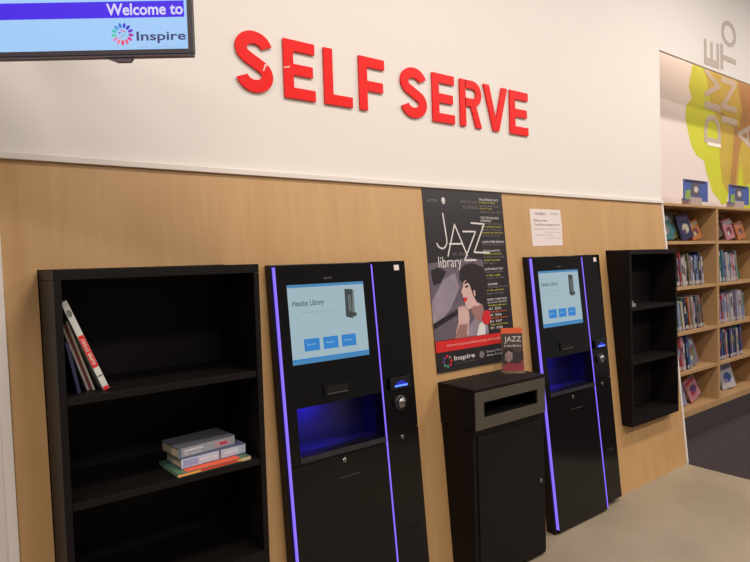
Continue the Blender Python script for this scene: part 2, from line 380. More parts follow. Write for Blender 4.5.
# ------------------------------------------------------------------ kiosks
CS = mat('kiosk_screen_pale', (.02, .02, .02), .3, emit=rgb(156, 180, 190), es=1.0)
CB = mat('kiosk_screen_blue', (.02, .02, .02), .3, emit=rgb(58, 128, 178), es=1.0)
CBT = mat('kiosk_button_blue', (.02, .02, .02), .3, emit=rgb(28, 122, 196), es=1.0)
CT = mat('kiosk_screen_text', (.02, .02, .02), .3, emit=rgb(66, 80, 92), es=1.0)
CTL = mat('kiosk_screen_small_text', (.02, .02, .02), .3, emit=rgb(122, 142, 154), es=1.0)
CW = mat('kiosk_button_text', (.02, .02, .02), .3, emit=rgb(150, 200, 232), es=1.0)
CK = mat('kiosk_picture_dark', (.02, .02, .02), .3, emit=rgb(44, 54, 56), es=1.0)
CK2 = mat('kiosk_picture_grey', (.02, .02, .02), .3, emit=rgb(104, 112, 110), es=1.0)
def kiosk(label):
    r = thing('self_service_kiosk', label, 'kiosk', (0, 0, 0), 0, 'black self-service kiosks with violet light strips')
    th = lambda d: (lambda z: ky(z) + d)
    back = lambda z: wy(z) - .0015
    MB().holed(.0, .512, .006, 1.550, [(AL[0], AL[1], AL[2], AL[3])], th(.012), back).build('cabinet', GUN, r, bevel=.002)
    MB().holed(.020, .497, AL[2] - .03, 1.545, [(AL[0], AL[1], AL[2], AL[3])], th(0), th(.0115)).build('glass_front', GLOSS, r)
    MB().slab(.020, .497, .012, AL[2] - .033, th(0), th(.0115)).build('lower_door', GLOSS, r, bevel=.001)
    # alcove: five-sided liner reaching into the wall
    a0, a1, b0, b1 = AL; L = MB(); yb = .158
    L.slab(a0 - .008, a0 - .0005, b0 - .008, b1 + .008, th(.013), lambda z: yb); L.slab(a1 + .0005, a1 + .008, b0 - .008, b1 + .008, th(.013), lambda z: yb)
    L.slab(a0 - .0005, a1 + .0005, b0 - .008, b0 - .0005, th(.013), lambda z: yb); L.slab(a0 - .0005, a1 + .0005, b1 + .0005, b1 + .008, th(.013), lambda z: yb)
    L.slab(a0 - .008, a1 + .008, b0 - .008, b1 + .008, lambda z: yb, lambda z: yb + .004); L.build('alcove', LINER, r)
    MB().box(a0 + .02, a0 + .17, .075, .087, b1 - .008, b1 - .001).build('alcove_lamp', BLUEL, r)
    MB().brick(KS, a0 - .004, a1 + .004, b0 - .022, b0 - .002, .0003, .004).build('alcove_sill', mat('sill_grey', rgb(40, 36, 44), .35), r)
    # light strips
    MB().brick(KS, .0115, .0185, .03, 1.540, -.010, .003).build('light_strip', LEDV, r)
    MB().brick(KS, .4985, .5030, .02, 1.540, -.010, .003).build('light_strip', LEDV, r)
    # right column
    cf = lambda z: ky(z) + .004 + .020 * (1 - z / 1.55)
    MB().slab(.513, .699, .03, .778, cf, back).build('column_lower', GLOSS, r, bevel=.001)
    MB().slab(.513, .699, .781, 1.552, cf, back).build('column_upper', GLOSS, r, bevel=.001)
    # screen
    s = MB().brick(KS, .066, .446, 1.142, 1.466, .0004, .0012); s = s.build('screen', CS, r)
    MB().rect(KS, .066, .446, 1.454, 1.466, .0016).build('top_bar', CB, s)
    MB().rect(KS, .066, .446, 1.142, 1.160, .0016, 0).rect(KS, .066, .446, 1.1585, 1.164, .0018, 1).build('bottom_bar', [CB, CBT], s)
    MB().text(KS, 'Headon Library', .084, .236, 1.370, 1.402, .0016, 0, .012).build('library_text', CT, s)
    MB().text(KS, 'How would you like to continue', .128, .290, 1.345, 1.354, .0016).build('small_text', CTL, s)
    for x in (.124, .216, .308):
        q = MB(); q.rect(KS, x, x + .074, 1.192, 1.242, .0016, 0); q.text(KS, 'Borrow' if x < .2 else 'Return' if x < .3 else 'Account', x + .014, x + .054, 1.215, 1.224, .0024, 1)
        q.build('screen_button', [CBT, CW], s)
    q = MB(); q.poly(KS, [(.340, 1.318), (.374, 1.308), (.384, 1.434), (.344, 1.438)], .0016, 0); q.poly(KS, [(.374, 1.308), (.388, 1.314), (.391, 1.431), (.384, 1.434)], .0018, 1)
    q.rect(KS, .358, .372, 1.338, 1.412, .0020, 1); q.rect(KS, .3635, .3665, 1.334, 1.42, .0022, 0); q.poly(KS, [(.352, 1.326), (.395, 1.316), (.398, 1.330), (.386, 1.334)], .0023, 0); q.build('kiosk_picture', [CK, CK2], s)
    MB().text(KS, 'scanner', .245, .285, 1.484, 1.492, .0008).build('maker_mark', mat('faint_grey_print', rgb(96, 92, 94), .6), r)
    # receipt slot
    q = MB(); q.brick(KS, .195, .330, .998, 1.048, .0004, .005, 0); q.brick(KS, .212, .315, 1.012, 1.038, .005, .0055, 1); q.brick(KS, .212, .315, 1.004, 1.009, .005, .007, 2)
    q.build('receipt_slot', [GLOSS, DARK, mat('slot_lip', rgb(66, 60, 60), .4)], r)
    def lock(x, z, off=0.):
        q = MB().puck(KS, x, z, [(.010, off), (.010, off + .004), (.0075, off + .006)]); q.brick(KS, x - .001, x + .001, z - .004, z + .004, off + .006, off + .0064, 1); return q.build('lock', [STEEL, DARK], r)
    lock(.270, .722)
    lock(.600, .748, -.0142)
    MB().brick(KS, .235, .345, .652, .656, .0003, .003).build('door_grip', mat('grip_grey', rgb(52, 47, 46), .4), r)
    # card reader with curved light
    q = MB(); q.brick(KS, .545, .662, .968, 1.022, -.0035, .006, 0)
    q.brick(KS, .550, .657, .972, 1.018, -.0115, -.0035, 0); rd = q.build('card_reader', [DARK], r, bevel=.002)
    path = [(.566 + .080 * i / 12, .986 + .020 * math.sin(math.pi * i / 12)) for i in range(13)]
    MB().prism(KS, path, .0061, .0068).build('reader_dome', mat('reader_deep_blue', rgb(20, 24, 90), .3, emit=(.01, .02, .35), es=1.), rd); MB().brick(KS, .568, .642, .980, .9875, .0070, .0078).build('reader_light', CYANL, rd)
    # round coin knob
    q = MB().puck(KS, .600, .905, [(.033, -.0115), (.033, .001), (.029, .003)], 0, 32)
    kb = q.build('round_reader', mat('dark_ring', rgb(46, 42, 42), .35), r, smooth=False)
    MB().puck(KS, .601, .905, [(.026, .003), (.025, .009), (.021, .014), (.014, .018), (.006, .0195)], 0, 32).build('steel_dome', STEEL, kb, smooth=True)
    q = MB(); q.brick(KS, .575, .660, .326, .346, -.0195, -.0180, 0); q.build('vent', DARK, r)
    MB().brick(KS, .632, .662, 1.508, 1.533, -.0035, -.0028).build('white_sticker', PAPER, r)
    MB().slab(.004, .505, 0, .0055, th(.02), back).build('plinth', DARK, r)
    return r
k1 = kiosk('black self-service kiosk with lit screen between the tall bookcase and the bin')
k2 = copy_tree(k1)
k1.location = (K1, 0, 0); k2.location = (K2, 0, 0)
k2['label'] = 'black self-service kiosk with lit screen right of the book return bin'

# ------------------------------------------------------------------ book return bin
bx0, bx1, yf, yh = 1.934, 2.458, -.148, -.168
bn = thing('return_bin', 'black floor-standing returns bin with a grey-framed slot, between the two kiosks', 'bin', ((bx0 + bx1) / 2, yf, 0))
bk = lambda z: wy(z) - .0015
c = lambda y: (lambda z: y)
MB().slab(bx0 + .004, bx1 - .002, .012, .748, c(yf), bk).build('body', BLACK, bn, bevel=.002)
MB().slab(bx0 + .02, bx1 - .02, 0, .0115, c(yf + .02), bk).build('plinth', DARK, bn)
MB().slab(bx0, bx1, .932, .947, c(yh), bk).build('top_panel', BLACK, bn, bevel=.002)
h = MB(); h.holed(bx0, bx1, .750, .931, [(1.998, 2.392, .806, .878)], c(yh + .007), c(yh + .03)); h.slab(bx0, bx1, .750, .931, c(yh + .16), bk)
h.slab(bx0, bx0 + .03, .750, .931, c(yh + .03), c(yh + .16)); h.slab(bx1 - .03, bx1, .750, .931, c(yh + .03), c(yh + .16)); h.build('head', BLACK, bn)
MB().holed(bx0 + .006, bx1 - .006, .752, .930, [(1.998, 2.392, .806, .878)], c(yh), c(yh + .0065)).build('slot_frame', OLIVE, bn, bevel=.001)
MB().box(1.998, 2.392, yh + .02, yh + .15, .80, .8055).build('slot_floor', DARK, bn)
d = MB().box(bx0 + .030, bx1 - .006, yf - .006, yf - .0005, .03, .715).build('door', BLACK, bn, bevel=.002)
q = MB().puck(FLAT(yf - .006), 2.418, .400, [(.011, .0), (.011, .004), (.008, .006)]); q.brick(FLAT(yf - .006), 2.417, 2.419, .396, .404, .006, .0064, 1); q.build('lock', [STEEL, DARK], d)

# ------------------------------------------------------------------ posters
CHAR = mat('poster_charcoal', rgb(38, 32, 34), .35, noise=.15, nscale=6)
MAUVE = mat('poster_mauve_grey', rgb(98, 86, 98), .4, noise=.5, nscale=7)
LMAUVE = mat('poster_light_mauve', rgb(140, 128, 140), .4, noise=.4, nscale=12)
SKIN = mat('poster_skin', rgb(204, 168, 162), .4, noise=.10, nscale=12)
SKIN2 = mat('poster_skin_shade', rgb(150, 108, 104), .4, noise=.1, nscale=12)
HAIR = mat('poster_hair', rgb(36, 26, 30), .4, noise=.3, nscale=30)
LIP = mat('poster_lip_red', rgb(200, 32, 40), .4)
PRED = mat('poster_band_red', rgb(206, 34, 34), .4)
PWH = mat('poster_white', rgb(214, 206, 204), .4)
PGR = mat('poster_grey', rgb(120, 112, 112), .4)
PYE = mat('poster_yellow', rgb(186, 176, 60), .4)
POR = mat('poster_orange', rgb(214, 92, 52), .4)
PX0, PX1, PZ0, PZ1 = 1.936, 2.529, .990, 1.911
def PS(u, v, off=0.): # u right, v down, both 0..1
    z = PZ1 - (PZ1 - PZ0) * v; return (PX0 + (PX1 - PX0) * u, wy(z) - off, z)
po = thing('poster', 'tall dark jazz event poster with a woman in profile, on the oak wall', 'poster', ((PX0 + PX1) / 2, wy(PZ0), PZ0))
O = .0035
MB().brick(PS, 0, 1, 1, 0, .0008, O - .0006).build('sheet', CHAR, po)
ph = MB(); ph.poly(PS, [(0, .83), (.66, .83), (.67, .40), (.50, .385), (.2, .40), (0, .41)], O, 0)
ph.poly(PS, [(0, .62), (.16, .50), (.30, .47), (.34, .55), (.22, .66), (.10, .72), (0, .74)], O + .0003, 1)
ph.poly(PS, [(.02, .45), (.12, .43), (.2, .46), (.12, .52), (.04, .53)], O + .0003, 2)
ph.poly(PS, [(.30, .83), (.52, .72), (.62, .70), (.66, .76), (.66, .83)], O + .0004, 1)
ph.build('photograph', [MAUVE, LMAUVE, HAIR], po)
w = MB()
MB().poly(PS, [(.60, .43), (.70, .45), (.70, .70), (.63, .72), (.56, .66), (.60, .6)], O + .0006).build('dark_corner', HAIR, po)
w.poly(PS, [(.35, .50), (.36, .455), (.42, .425), (.52, .415), (.63, .435), (.69, .48), (.70, .55), (.66, .61), (.60, .655), (.54, .64), (.50, .60), (.47, .54), (.42, .51), (.38, .525)], O + .0020, 0)
w.poly(PS, [(.385, .495), (.40, .515), (.385, .545), (.355, .578), (.372, .588), (.368, .602), (.385, .612), (.376, .624), (.39, .638), (.40, .668), (.44, .678), (.50, .66), (.56, .665), (.60, .64), (.56, .54), (.48, .49), (.42, .485)], O + .0010, 1)
w.poly(PS, [(.47, .655), (.60, .62), (.63, .72), (.56, .76), (.50, .73), (.46, .69)], O + .0008, 2)
w.poly(PS, [(.505, .575), (.525, .57), (.53, .60), (.51, .61)], O + .0024, 1)
w.poly(PS, [(.372, .612), (.405, .607), (.425, .617), (.40, .632), (.378, .630)], O + .0026, 3)
w.poly(PS, [(.398, .525), (.44, .515), (.465, .522), (.44, .527), (.405, .532)], O + .0026, 0)
w.poly(PS, [(.405, .547), (.44, .54), (.452, .546), (.435, .553), (.41, .553)], O + .0026, 0)
for a, b, l in ((.30, .66, .0), (.335, .655, .01), (.365, .66, .02), (.395, .675, .03)):
    w.poly(PS, [(a, b), (a + .026, b - .004), (a + .034, b + .055), (a + .01, b + .11), (a - .03 + l, b + .15), (a - .055 + l, b + .14), (a - .012, b + .085)], O + .0028 + l * .01, 1)
w.poly(PS, [(.25, .80), (.30, .755), (.40, .76), (.37, .83), (.22, .83)], O + .0036, 2)
w.build('woman_picture', [HAIR, SKIN, SKIN2, LIP], po)
MB().poly(PS, [(.0, .735), (.0, .765), (.31, .695), (.30, .668)], O + .0024).build('dark_stick', HAIR, po)
MB().poly(PS, [(.60, .715), (.64, .69), (.69, .70), (.70, .74), (.67, .775), (.61, .77), (.585, .745)], O + .0030).build('red_flower', LIP, po)
MB().poly(PS, [(.50, .83), (.54, .77), (.58, .755), (.62, .78), (.61, .83)], O + .0028).build('white_cloth', PWH, po)
jz = MB(); lw = .0085
def line(pts, wd=lw, mi=0, off=O + .0012):
    for (a, b), (cc, dd) in zip(pts[:-1], pts[1:]):
        X0, Z0 = a * .593, b * .921; X1, Z1 = cc * .593, dd * .921
        dx, dz = X1 - X0, Z1 - Z0; l = math.hypot(dx, dz); nx, nz = -dz / l * wd / 2, dx / l * wd / 2
        ex, ez = dx / l * wd * .3, dz / l * wd * .3
        pts4 = [(X0 - ex + nx, Z0 - ez + nz), (X0 - ex - nx, Z0 - ez - nz), (X1 + ex - nx, Z1 + ez - nz), (X1 + ex + nx, Z1 + ez + nz)]
        jz.poly(PS, [(p / .593, q / .921) for p, q in pts4], off, mi)
line([(.215, .135), (.238, .285)] + [(.175 + .063 * math.cos(t), .285 + .045 * math.sin(t)) for t in [i * math.pi / 8 for i in range(1, 8)]])
line([(.235, .372), (.345, .195), (.470, .372)], off=O + .0014); line([(.262, .305), (.415, .305)], off=O + .0016)
line([(.44, .235), (.60, .235), (.43, .400), (.575, .400)], off=O + .0018); line([(.55, .185), (.72, .19), (.56, .355), (.76, .36)], off=O + .0020)
jz.build('jazz_title', [PWH], po)
q = MB(); q.text(PS, 'library', .115, .39, .455, .375, O + .0022, 0, -.004); q.text(PS, 'in the', .29, .46, .372, .350, O + .0022, 1); q.build('library_title', [PWH, PGR], po)
q = MB(); q.text(PS, 'arts', .05, .16, .072, .055, O + .001, 1); q.disc(PS, .235, .062, .022, O + .001, 0, 16, .018); q.rect(PS, .222, .250, .082, .065, O + .001, 0)
q.text(PS, 'JAZZ BLUES', .44, .66, .075, .055, O + .001, 1); q.text(PS, '& SWING', .47, .66, .105, .083, O + .001, 1); q.text(PS, 'live at the library', .34, .64, .135, .118, O + .001, 2)
q.build('small_heading', [PWH, PGR, mat('poster_dim', rgb(78, 70, 68), .4)], po)
tx = MB(); v = .040; PM = [PWH, PYE, PGR, POR]
lines = [('THE OPENING ACT', 0), ('Friday 5 May', 1), ('music hall trio', 2), ('from 7 pm', 1), ('tickets at the desk', 2), ('', 0), ('THE TRAVELLING', 0), ('STRINGS', 0), ('Saturday evening', 2), ('the reading room', 1), ('swing and songs', 2), ('hosted by friends', 1), ('of the library', 2), ('', 0), ('LUNCHTIME SESSION', 0), ('free for everyone', 2), ('', 0), ('BRASS QUARTET', 0), ('Sunday matinee', 1), ('in the main hall', 2), ('doors at two', 1), ('all ages', 2), ('', 0), ('LATE NIGHT SET', 0), ('piano and bass', 2), ('in the cafe', 1), ('bring a friend', 2), ('', 0), ('BIG BAND', 0), ('dancing till late', 2), ('in the garden', 1), ('seats are few', 2), ('', 0), ('BOOK YOUR PLACE', 0), ('at your library', 0)]
for s_, k in lines:
    if s_: tx.text(PS, s_, .68 + (.0 if k != 1 else 0), .68 + min(.29, .0155 * len(s_) + .03), v + .0125, v, O + .001, k, .006)
    elif tx.v: tx.build('programme_entry', PM, po); tx = MB()
    v += .0178
tx.build('programme_entry', PM, po)
for s_, k in (('Friday shows', 1), ('01 555', 0), ('Saturday shows', 3), ('01 556', 0), ('Sunday shows', 3), ('01 557', 0), ('Any questions', 1), ('01 558', 0)):
    if k: tx = MB()
    tx.text(PS, s_, .69, .93 if k else .85, v + .0135, v, O + .001, k, .008); v += .0185
    if not k: tx.build('contact_line', PM, po)
q = MB(); q.rect(PS, 0, 1, .892, .832, O + .0042, 0); q.text(PS, 'www.inspireculture.org.uk/music', .12, .80, .872, .852, O + .0048, 1, .006); q.text(PS, '01157', .84, .97, .870, .852, O + .0048, 1); q.build('red_band', [PRED, mat('poster_pale_pink', rgb(226, 160, 150), .4)], po)
q = MB(); q.rect(PS, 0, 1, 1, .892, O + .0040, 0); q.text(PS, 'Inspire', .20, .45, .955, .922, O + .0046, 1, .015); q.text(PS, 'culture learning libraries', .20, .45, .967, .960, O + .0046, 2)
for i, k in enumerate((3, 3, 4, 4, 5, 5, 3, 2)): q.disc(PS, .12 + .045 * math.cos(i * math.pi / 4), .945 + .028 * math.sin(i * math.pi / 4), .014, O + .0046, k, 8, .009)
q.text(PS, 'County Council', .60, .86, .938, .922, O + .0046, 1); q.text(PS, 'Arts Fund', .60, .80, .956, .944, O + .0046, 1); q.disc(PS, .54, .940, .032, O + .0046, 2, 16, .02)
q.build('footer_logos', [CHAR, PWH, PGR, LIP, mat('poster_teal', rgb(60, 140, 120), .4), mat('poster_purple', rgb(110, 60, 130), .4)], po)

# paper notice
NX0, NX1, NZ0, NZ1 = 2.764, 3.062, 1.612, 1.832
def NS(u, v, off=0.):
    z = NZ1 - (NZ1 - NZ0) * v; return (NX0 + (NX1 - NX0) * u, wy(z) - off, z)
no = thing('paper_notice', 'small white paper notice on the oak wall above the right-hand kiosk', 'notice', ((NX0 + NX1) / 2, wy(NZ0), NZ0))
MB().prism(NS, [(0, 1), (.97, .99), (.985, .54), (1, .50), (.985, 0), (0, 0)], .0006, .0018).build('sheet', PAPER, no)
q = MB()
for s_, a, b, t, bt, k in (('THE LIBRARY', .14, .50, .09, .16, 0), ('OPENING', .64, .92, .09, .15, 1), ('Please note', .10, .52, .27, .34, 0), ('The self serve machines are  for', .10, .92, .38, .45, 0),
                     ('returning and borrowing your items', .10, .94, .51, .57, 1), ('every day of the week', .38, .94, .60, .65, 1), ('Thank you for using', .10, .66, .67, .73, 1), ('your library service', .42, .92, .76, .81, 1)):
    q.text(NS, s_, a, b, bt, t, .0022, k, .004)
q.build('notice_text', [INK, INKL], no)

# leaflet in a clear holder on the bin
le = thing('leaflet_holder', 'clear leaflet holder with a small jazz leaflet, standing on top of the bin', 'leaflet holder', (2.372, -.035, .9475), math.radians(-34))
def LS(u, v, off=0.):   # local, leaning back
    z = .232 - .223 * v; return (-.056 + .112 * u, .004 + .12 * z - off, z)
ACR = mat('clear_acrylic', (.9, .9, .9), .05, trans=1.0, spec=.4)
q = MB(); q.box(-.06, .06, -.012, .055, 0, .003); q.prism(LS, [(-.03, 1.03), (1.03, 1.03), (1.03, 0.0), (-.03, 0.0)], -.005, -.0035); q.prism(LS, [(-.03, 1.03), (1.03, 1.03), (1.03, .55), (-.03, .55)], .0035, .0048)
q.build('acrylic_stand', ACR, le, rel=(0, 0, 0))
lf = MB().brick(LS, 0, 1, 1, 0, -.003, .0).build('leaflet', mat('leaflet_dark', rgb(70, 54, 48), .4, noise=.2, nscale=40), le, rel=(0, 0, 0))
q = MB(); q.rect(LS, 0, 1, .13, 0, .0005, 0); q.rect(LS, 0, 1, 1, .86, .0005, 1); q.poly(LS, [(0, .86), (.3, .80), (.7, .84), (1, .74), (1, .86)], .0006, 1)
q.poly(LS, [(.10, .58), (.32, .50), (.50, .56), (.48, .72), (.30, .80), (.12, .74)], .0005, 2); q.poly(LS, [(.06, .62), (.10, .50), (.34, .46), (.56, .52), (.50, .58), (.30, .53), (.14, .60), (.12, .74)], .0008, 3)
q.disc(LS, .22, .70, .05, .0010, 4, 8, .02)
q.build('leaflet_print', [POR, mat('leaflet_pink', rgb(196, 60, 70), .4), SKIN, HAIR, LIP], lf, rel=(0, 0, 0))
q = MB(); q.text(LS, 'JAZZ', .14, .94, .36, .20, .0012, 0, .0); q.text(LS, 'in the library', .12, .92, .46, .385, .0012, 0); q.build('leaflet_title', PWH, lf, rel=(0, 0, 0))

# ------------------------------------------------------------------ books in the tall black bookcase
PAGES = mat('book_pages', rgb(196, 180, 150), .9)
def bookmb(t, dpt, hgt, inset=.003):   # upright book, spine towards -y, origin bottom-left-front
    m = MB(); cv = .0015 if t < .01 else .0025
    m.box(0, cv, 0, dpt, 0, hgt, 0); m.box(t - cv, t, 0, dpt, 0, hgt, 0); m.box(cv, t - cv, 0, cv, 0, hgt, 0)
    m.box(cv, t - cv, cv, dpt - inset, inset, hgt - inset, 1); return m
SPW = mat('comic_white', rgb(206, 206, 200), .4)
def up_book(name, lab, cat, loc, ang, t, d, h, cover, grp, rz=0., deco=None):
    r = thing(name, lab, cat, loc, 0, grp); r.rotation_euler = (0, -ang, rz)
    m = bookmb(t, d, h); o = m.build('cover', [cover, PAGES], r, rel=(0, 0, 0))
    if deco: deco(r, t, h)
    return r
GL = 'comics leaning on the upper shelf of the tall black bookcase'
ZS = 1.1875
def deco1(r, t, h):
    sp = lambda a, b, off=0.: (a, -off, b)
    MB().rect(sp, .0005, t - .0005, h * .26, h * .62, .0006).build('red_panel', mat('comic_red', rgb(214, 40, 36), .4), r, rel=(0, 0, 0))
    m = MB(); m.text(lambda a, b, off=0.: (a, -off, b), 'SUPER STORY', t * .25, t * .75, h * .29, h * .59, .0010, 0, .02, rot=True); m.build('spine_text', SPW, r, rel=(0, 0, 0))
    m = MB(); m.disc(sp, t / 2, h * .87, t * .38, .0008, 0, 12, .012); m.rect(sp, t * .1, t * .9, h * .155, h * .17, .0008, 0); m.rect(sp, t * .05, t * .95, 0, h * .04, .0008, 1); m.build('spine_mark', [mat('comic_grey', rgb(110, 110, 96), .5), MATS['comic_red']], r, rel=(0, 0, 0))
up_book('comic_book', 'tall white comic with red spine panel, leaning furthest right on the upper shelf', 'book', (.376, -.135, ZS), math.radians(21), .017, .19, .292, SPW, GL, 0, deco1)
up_book('comic_book', 'thin cream comic leaning directly under the tall white comic', 'book', (.3515, -.105, ZS), math.radians(17), .006, .18, .224, mat('comic_cream', rgb(190, 180, 160), .5), GL)
up_book('comic_book', 'thin dark red comic leaning between the two thin pale comics', 'book', (.3436, -.10, ZS), math.radians(17), .007, .18, .214, mat('comic_maroon', rgb(120, 50, 44), .5), GL)
up_book('comic_book', 'thin pale grey comic leaning, third from the tall white comic', 'book', (.3367, -.10, ZS), math.radians(17), .006, .18, .218, mat('comic_pale', rgb(170, 162, 156), .5), GL)
up_book('comic_book', 'dark navy comic with a pale edge, nearest the left side panel', 'book', (.3065, -.125, ZS), math.radians(10), .009, .17, .155, mat('comic_navy', rgb(38, 40, 74), .5), GL)

def flat_book(name, lab, loc, rz, L, D, T, cover, spine, grp, deco):
    r = thing(name, lab, 'book', loc, rz, grp); m = MB(); c_ = min(.0025, T * .2)
    m.box(0, L, 0, D, 0, c_, 0); m.box(0, L, 0, D, T - c_, T, 0); m.box(0, L, 0, c_, c_, T - c_, 1); m.box(.003, L - .003, c_, D - .003, c_, T - c_, 2)
    m.build('cover', [cover, spine, PAGES], r, rel=(0, 0, 0))
    deco(r, L, T); return r
SPN = lambda a, b, off=0.: (a, -off, b)
GS = 'books piled on the middle shelf of the tall black bookcase'
z = .8805
def dA(r, L, T):
    m = MB(); m.rect(SPN, .0, L * .86, T * .3, T * .75, .0006, 0); m.rect(SPN, L * .3, L * .8, T * .35, T * .9, .0009, 1); MB().rect(SPN, L * .8601, L, 0, T, .0006).build('spine_end', mat('spine_sand', rgb(200, 180, 140), .5), r, rel=(0, 0, 0)); m.build('spine_stripe', [mat('spine_yellow', rgb(240, 170, 70), .5), MATS['comic_red'], mat('spine_sand', rgb(200, 180, 140), .5)], r, rel=(0, 0, 0))
def top_panel(T, L, D): pass
b1 = flat_book('comic_book', 'thin orange-spined green comic at the bottom of the pile', (.573, -.176, z), math.radians(3), .256, .178, .011, mat('comic_green', rgb(74, 106, 84), .5), mat('spine_orange', rgb(230, 70, 34), .45), GS, dA)
MB().box(.03, .22, .004, .05, .0111, .0116).build('cover_print', mat('cover_orange', rgb(214, 80, 40), .5), b1, rel=(0, 0, 0))
def dB(r, L, T):
    m = MB(); m.rect(SPN, .03 * L, L * .25, T * .2, T * .8, .0006, 1); m.rect(SPN, L * .57, L * .60, 0, T, .0006, 0); tt = MB(); tt.text(SPN, 'MORNING TALES', L * .28, L * .54, T * .35, T * .65, .0008, 0); tt.build('spine_title', mat('spine_pale', rgb(236, 236, 240), .5), r, rel=(0, 0, 0)); tt = MB(); tt.text(SPN, 'HARPER', L * .66, L * .88, T * .35, T * .68, .0008, 0); tt.build('spine_author', MATS['spine_pale'], r, rel=(0, 0, 0))
    m.build('spine_print', [mat('spine_slate', rgb(90, 96, 110), .5), mat('spine_lilac', rgb(142, 150, 190), .5), mat('spine_pale', rgb(236, 236, 240), .5)], r, rel=(0, 0, 0))
b2 = flat_book('hardback_book', 'pale blue-white hardback in the middle of the pile of three', (.597, -.138, z + .0122), math.radians(4), .232, .135, .034, mat('cover_steelblue', rgb(84, 92, 122), .5), mat('spine_bluewhite', rgb(182, 188, 204), .45), GS, dB)
def dC(r, L, T):
    mat('spine_crimson', rgb(178, 40, 60), .5); mat('spine_mauve', rgb(168, 136, 146), .5); tt = MB(); tt.text(SPN, 'JAMESON', L * .10, L * .42, T * .45, T * .72, .0008, 0, .01); tt.text(SPN, 'the long road', L * .10, L * .38, T * .18, T * .36, .0008, 0); tt.build('spine_title', MATS['spine_pale'], r, rel=(0, 0, 0)); MB().rect(SPN, .0, L * .05, 0, T, .0006).build('spine_end', MATS['spine_slate'], r, rel=(0, 0, 0)); m = MB(); m.rect(SPN, L * .62, L * .9, T * .2, T * .8, .0006, 2); m.rect(SPN, L * .72, L * .85, T * .35, T * .62, .0009, 0)
    m.build('spine_print', [mat('spine_crimson', rgb(178, 40, 60), .5), MATS['spine_slate'], mat('spine_mauve', rgb(168, 136, 146), .5), MATS['spine_pale']], r, rel=(0, 0, 0))
b3 = flat_book('hardback_book', 'grey hardback with a mauve spine on top of the pile of three', (.590, -.133, z + .0467), math.radians(6), .205, .135, .034, mat('cover_grey', rgb(84, 84, 92), .5), mat('spine_grey', rgb(140, 142, 150), .45), GS, dC)
# two small pale booklets in the second black bookcase
GB = 'small items on the upper shelf of the end bookcase'
def dN(r, L, T): MB().rect(SPN, L * .1, L * .9, T * .4, T * .6, .0006).build('spine_print', INK, r, rel=(0, 0, 0))
flat_book('booklet', 'small grey booklet lying flat at the left of the end bookcase shelf', (3.545, -.012, 1.2035), math.radians(4), .085, .11, .022, mat('booklet_grey', rgb(112, 104, 102), .6), mat('booklet_spine', rgb(150, 144, 140), .6), GB, dN)
flat_book('booklet', 'smaller pale booklet lying on the grey booklet in the end bookcase', (3.548, .0, 1.226), math.radians(-6), .050, .08, .018, MATS['booklet_grey'], MATS['booklet_spine'], GB, dN)

# ------------------------------------------------------------------ light oak bookcases in the recess
OX, OW, OY0, OY1, OT = 4.500, .978, .262, .600, 1.942
SH = [1.640, 1.266, .893, .560]; BOT = .236
def oak_case(label):
    r = thing('oak_bookcase', label, 'bookcase', (0, OY0, 0), 0, 'light oak bookcases in the recess'); t = .020
    for a, b in ((0, t), (OW - t, OW)): MB().box(a, b, OY0, OY1, BOT - .0505, OT - .0225).build('side_panel', SHELFWOOD, r, rel=(0, OY0, 0), bevel=.0015)
    MB().box(0, OW, OY0 - .003, OY1, OT - .022, OT).build('top_panel', SHELFWOOD, r, rel=(0, OY0, 0), bevel=.0015)
    MB().box(t, OW - t, OY1 - .012, OY1 - .001, .03, OT - .023).build('back_panel', SHELFWOOD, r, rel=(0, OY0, 0))
    for z in SH: MB().box(t + .0005, OW - t - .0005, OY0 + .004, OY1 - .0125, z - .026, z).build('shelf', SHELFWOOD, r, rel=(0, OY0, 0), bevel=.001)
    MB().box(t + .0005, OW - t - .0005, OY0, OY1 - .0125, BOT - .05, BOT).build('bottom_shelf', SHELFWOOD, r, rel=(0, OY0, 0))
    MB().box(.0005, OW - .0005, OY0 + .0, OY0 + .020, .003, BOT - .051).build('plinth', mat('plinth_dark', rgb(58, 48, 48), .8), r, rel=(0, OY0, 0))
    return r
o1 = oak_case('light oak bookcase of picture books next to the end of the oak wall')
o2 = copy_tree(o1); o2['label'] = 'light oak bookcase of picture books at the right edge, further from the kiosks'
o1.location = (OX, OY0, 0); o2.location = (OX + OW, OY0, 0)

CN = {'red': (178, 40, 44), 'dark red': (120, 40, 44), 'white': (208, 200, 204), 'grey': (130, 124, 134), 'lavender': (160, 150, 186), 'blue': (58, 96, 170), 'navy': (38, 42, 84), 'black': (34, 30, 36),
      'green': (58, 110, 76), 'teal': (60, 128, 132), 'yellow': (198, 178, 60), 'orange': (206, 120, 66), 'pink': (204, 130, 140), 'cream': (206, 194, 168), 'brown': (112, 78, 62), 'purple': (92, 60, 116), 'pale blue': (136, 166, 200), 'olive': (118, 116, 72)}
def bm(c):
    n = 'jacket_' + c.replace(' ', '_'); k = .80
    return MATS.get(n) or mat(n, rgb(*[v * k for v in CN[c]]), .35, noise=.35, nscale=34)
STK = mat('spine_sticker', rgb(170, 160, 158), .5)
ORD = ['first', 'second', 'third', 'fourth', 'fifth', 'sixth', 'seventh', 'eighth', 'ninth', 'tenth', 'eleventh', 'twelfth', 'thirteenth', 'fourteenth', 'fifteenth', 'sixteenth', 'seventeenth', 'eighteenth', 'nineteenth', 'twentieth']
ROWN = ['top shelf', 'second shelf down', 'middle shelf', 'fourth shelf down', 'lowest shelf']
